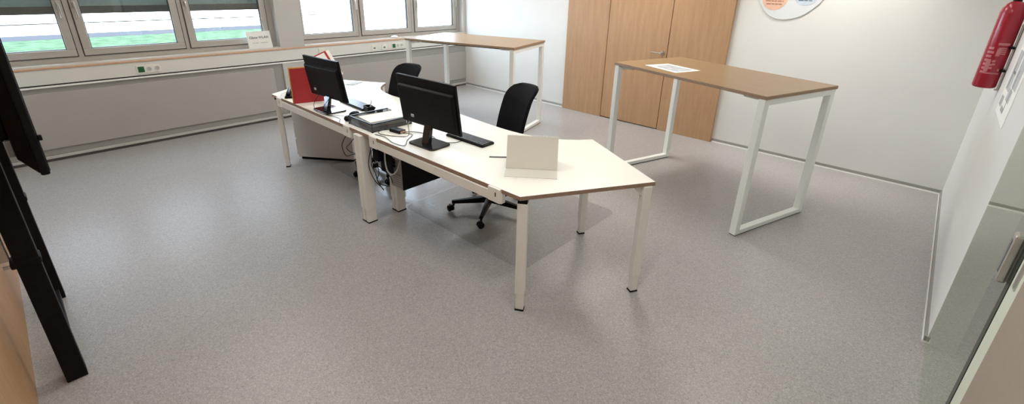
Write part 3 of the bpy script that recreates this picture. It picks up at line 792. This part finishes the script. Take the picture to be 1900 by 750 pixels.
# guest wifi notice on the sill
t = thing('wifi_notice', 'white paper notice about the guest WLAN standing on the window sill', 'sign', (-.035, -3.41, .93), 0)
T = Matrix.Rotation(math.radians(-10), 4, 'Y')
MB().box(-.001, .001, -.14, .14, 0, .205, T).build('sheet', M['sheet'], t)
def text(body, size, T, mat, parent, name, bold=False):
    c = bpy.data.curves.new(name, 'FONT'); c.body = body; c.size = size; c.align_x = 'CENTER'; c.extrude = .0003
    if bold: c.offset = size*.025
    o = bpy.data.objects.new(name, c); col.objects.link(o)
    dg = bpy.context.evaluated_depsgraph_get(); dg.update()
    me = bpy.data.meshes.new_from_object(o.evaluated_get(dg))
    bpy.data.objects.remove(o)
    me.transform(T); me.materials.clear(); me.materials.append(mat)
    o = bpy.data.objects.new(name, me); col.objects.link(o); o.parent = parent
    return o
RX = Matrix(((0, 0, 1, 0), (1, 0, 0, 0), (0, 1, 0, 0), (0, 0, 0, 1)))   # text plane to YZ facing +X
text('Gäste WLAN', .040, T @ Matrix.Translation((.0015, 0.0, .118)) @ RX, M['ink'], t, 'heading', True)
b = MB()
x = -.09
for wd in (.07, .005, .085):
    b.box(.001, .0014, x, x+wd, .062, .070, T); x += wd+.012
b.build('small_print', M['inkl'], t)
# crumpled white scrap on the sill
m = MB()
m.lathe([(.02, 0), (.055, .004), (.05, .018), (.025, .028), (.008, .03)], Matrix.Translation((-.05, -1.44, .93)) @ Matrix.Diagonal((.7, 1.1, 1, 1)), 14)
for v in m.bm.verts: v.co += Vector((random.uniform(-.006, .006), random.uniform(-.006, .006), random.uniform(0, .005)))
tag(m.build('paper_scrap', M['paper']), 'crumpled white paper on the sill of the right windows', 'paper')

# organic sign board on the door wall
t = thing('wall_sign', 'pale rounded sign board with orange and blue circles on the far wall', 'sign', (5.0, 0, 1.85))
pts = []
ctrl = [(-.10, -.385), (.08, -.355), (.20, -.265), (.275, -.16), (.33, 0.02), (.33, .25), (.22, .42), (0, .48), (-.24, .40), (-.38, .2), (-.38, 0), (-.325, -.18), (-.24, -.315)]
n = len(ctrl)
for i in range(n):
    p0, p1, p2, p3 = [Vector(ctrl[(i+k-1) % n]) for k in range(4)]
    for k in range(6):
        s = k/6
        v = .5*((2*p1)+(p2-p0)*s+(2*p0-5*p1+4*p2-p3)*s*s+(3*p1-p0-3*p2+p3)*s**3)
        pts.append((v.x, v.y))
FX = Matrix(((1, 0, 0, 0), (0, 0, -1, 0), (0, 1, 0, 0), (0, 0, 0, 1)))   # xy plane -> xz facing -Y (z -> -y)
MB().prism(pts, .0, .010, FX).build('board', M['signw'], t, .002)
for nm, mat, im, cx, cy, rr, rows in (('orange_circle', 'orange', 'brown', -.165, -.175, .122, ((-.06, .15), (-.03, .17), (0, .18), (.03, .15))), ('blue_circle', 'blue', 'navy', .115, -.125, .115, ((-.065, .12), (-.035, .16), (-.005, .16), (.025, .13)))):
    c = MB().lathe([(rr, .010), (rr, .0112)], FX @ Matrix.Translation((cx, cy, 0)), 36).build(nm, M[mat], t)
    l = MB()
    for dy, wd in rows:
        x = cx-wd/2
        while x < cx+wd/2-.01:
            ww = random.uniform(.02, .05); ww = min(ww, cx+wd/2-x)
            l.box(x, x+ww, cy+dy-.006, cy+dy+.004, .0112, .0118, FX); x += ww+.006
    l.build('text_lines', M[im], c)

# fire extinguisher
EX, EY, EZ, ER = 6.535, -1.10, 1.165, .062
t = thing('fire_extinguisher', 'red fire extinguisher hanging on the right white wall', 'extinguisher', (EX, EY, EZ))
MB().lathe([(.050, 0), (.059, .006), (ER, .016), (ER, .485), (.058, .515), (.045, .542), (.028, .555), (.020, .56)], None, 40).build('cylinder', M['ext'], t, smooth=True)
MB().lathe([(.022, .559), (.022, .585), (.016, .59), (.016, .615)], None, 20).build('valve', M['black'], t, smooth=True)
MB().box(-.012, .012, -.02, .09, .615, .63).box(-.010, .010, -.02, .10, .64, .652).build('squeeze_lever', M['black'], t, .003)
MB().tube([(0, .02, .60), (-.0, .07, .595), (-.0, .085, .53), (0, .078, .35), (0, .076, .25)], .010, 8).build('hose', M['black'], t, smooth=True)
MB().box(.066, .076, -.02, .02, -.01, .42).box(.055, .07, -.02, .02, -.012, -.004).build('wall_bracket', M['steel'], t, .002)
for z in (.115, .265): MB().box(.045, .072, -.052, .05, z, z+.015).build('bracket_claw', M['black'], t, .002)
st = MB()
for z in (.11, .30):
    st.lathe([(ER+.0012, z), (ER+.0012, z+.006)], None, 40)
lab = MB()
def patch(th0, th1, z0, z1):
    n = max(2, int((th1-th0)/6)+1)
    th = [math.radians(th0+(th1-th0)*i/n) for i in range(n+1)]
    r = ER+.0006
    a = [lab.bm.verts.new((r*math.cos(q), r*math.sin(q), z0)) for q in th]; b = [lab.bm.verts.new((r*math.cos(q), r*math.sin(q), z1)) for q in th]
    for i in range(n): lab.bm.faces.new((a[i], a[i+1], b[i+1], b[i]))
# view direction to the camera is about -Y; angles around -90
patch(-100, -45, .285, .300)
for k in range(4): patch(-92+k*2, -52, .262-k*.012, .270-k*.012)
patch(-96, -78, .215, .262)
for k in range(7): patch(-140, -112+(k % 2)*6, .10+k*.026, .115+k*.026)
for k, (a, z) in enumerate(((-92, .175), (-88, .155), (-100, .15), (-96, .13))): patch(a-7, a+7, z, z+.013)
patch(-122, -45, .098, .106)
patch(-62, -50, .118, .135)
patch(-125, -104, .11, .19)
lab.build('label_print', M['extlab'], t)

# evacuation plan on the right wall
t = thing('evacuation_plan', 'white evacuation plan sheet on the right wall beside the extinguisher', 'poster', (W, -1.75, 1.29))
RW = Matrix(((0, 0, -1, 0), (-1, 0, 0, 0), (0, 1, 0, 0), (0, 0, 0, 1)))   # plane x -> -Y, y -> Z, z -> -X
MB().box(-.30, .30, -.21, .21, 0, .003, RW).build('sheet', M['paper'], t)
b = MB()
b.box(-.25, -.05, -.06, .17, .003, .0035, RW).box(.0, .22, -.02, .17, .003, .0035, RW).box(-.04, .14, -.10, -.03, .003, .0035, RW)
b.build('floor_plan', M['inkl'], t)
b = MB()
for k in range(4): b.box(-.25+k*.035, -.235+k*.035, -.16, -.10, .003, .0036, RW)
for k in range(4): b.box(-.08+k*.04, -.06+k*.04, -.17, -.14, .003, .0036, RW)
b.box(-.18, -.165, -.05, .10, .0035, .004, RW).box(-.18, -.06, .04, .055, .0035, .004, RW).box(.06, .075, -.16, .08, .0035, .004, RW)
b.build('plan_lines', M['ink'], t)

# ------------------------------------------------------------------ screen on its stand at the left edge
t = thing('screen_stand', 'black two post floor stand carrying the large screen by the near wall', 'stand', (3.2, -5.78, 0))
for x in (3.655, 2.835):
    p = MB().box(x-.0375-3.2, x+.0375-3.2, -.038, .036, .0, 1.75).build('post', M['tvb'], t, .003)
    MB().box(x-.040-3.2, x+.041-3.2, -.052, .041, .625, .655).build('clamp', M['tvb'], p, .006)
    MB().lathe([(.008, 0), (.008, .02)], Matrix.Translation((x-3.2+.03, -.052, .64)) @ Matrix.Rotation(PI/2, 4, 'X'), 10).build('clamp_bolt', M['steel'], p)
MB().box(2.86-3.2, 3.63-3.2, -.02, .02, .02, .07).build('floor_bar', M['tvb'], t, .003)
MB().box(2.86-3.2, 3.63-3.2, -.03, .0, 1.25, 1.33).box(2.86-3.2, 3.63-3.2, -.03, .0, 1.5, 1.58).build('cross_bar', M['tvb'], t, .003)
MB().box(3.655-3.2-.02, 3.655-3.2+.02, -.075, -.046, .66, .80).build('cable_holder', M['steel'], t, .003)
t = thing('television', 'large flat black screen seen edge on at the left of the picture', 'television', (3.2, -5.65, 1.07))
MB().box(-.80, .75, .004, .030, 0, .92).build('housing', M['tvb'], t, .006)
MB().box(-.79, .74, .030, .032, .012, .91).build('screen', M['gloss'], t)
MB().hull([(-.79, .004, .004), (.74, .004, .004), (.74, .004, .90), (-.79, .004, .90)], [(-.74, -.040, .06), (.69, -.040, .06), (.69, -.040, .84), (-.74, -.040, .84)]).build('back_cover', M['tvb'], t, .006)
for x in (-.35, .44):
    b = MB().box(x-.03, x+.03, -.088, -.040, .15, .72).build('mount_arm', M['tvb'], t, .003)
MB().box(.56, .64, -.066, -.040, .12, .22).build('connector_block', M['black'], t, .006)
MB().box(.735, .75, .030, .042, .13, .15).build('sensor', M['tvb'], t, .003)
MB().box(.66, .685, -.056, -.040, .07, .13).build('rating_plate', M['ink'], t, .002)
cable('screen_cable', [[(3.80, -5.722, 1.21), (3.82, -5.745, 1.14), (3.80, -5.76, 1.10), (3.76, -5.75, 1.14), (3.77, -5.74, 1.28)]], 'black cable hanging behind the large screen', .008)
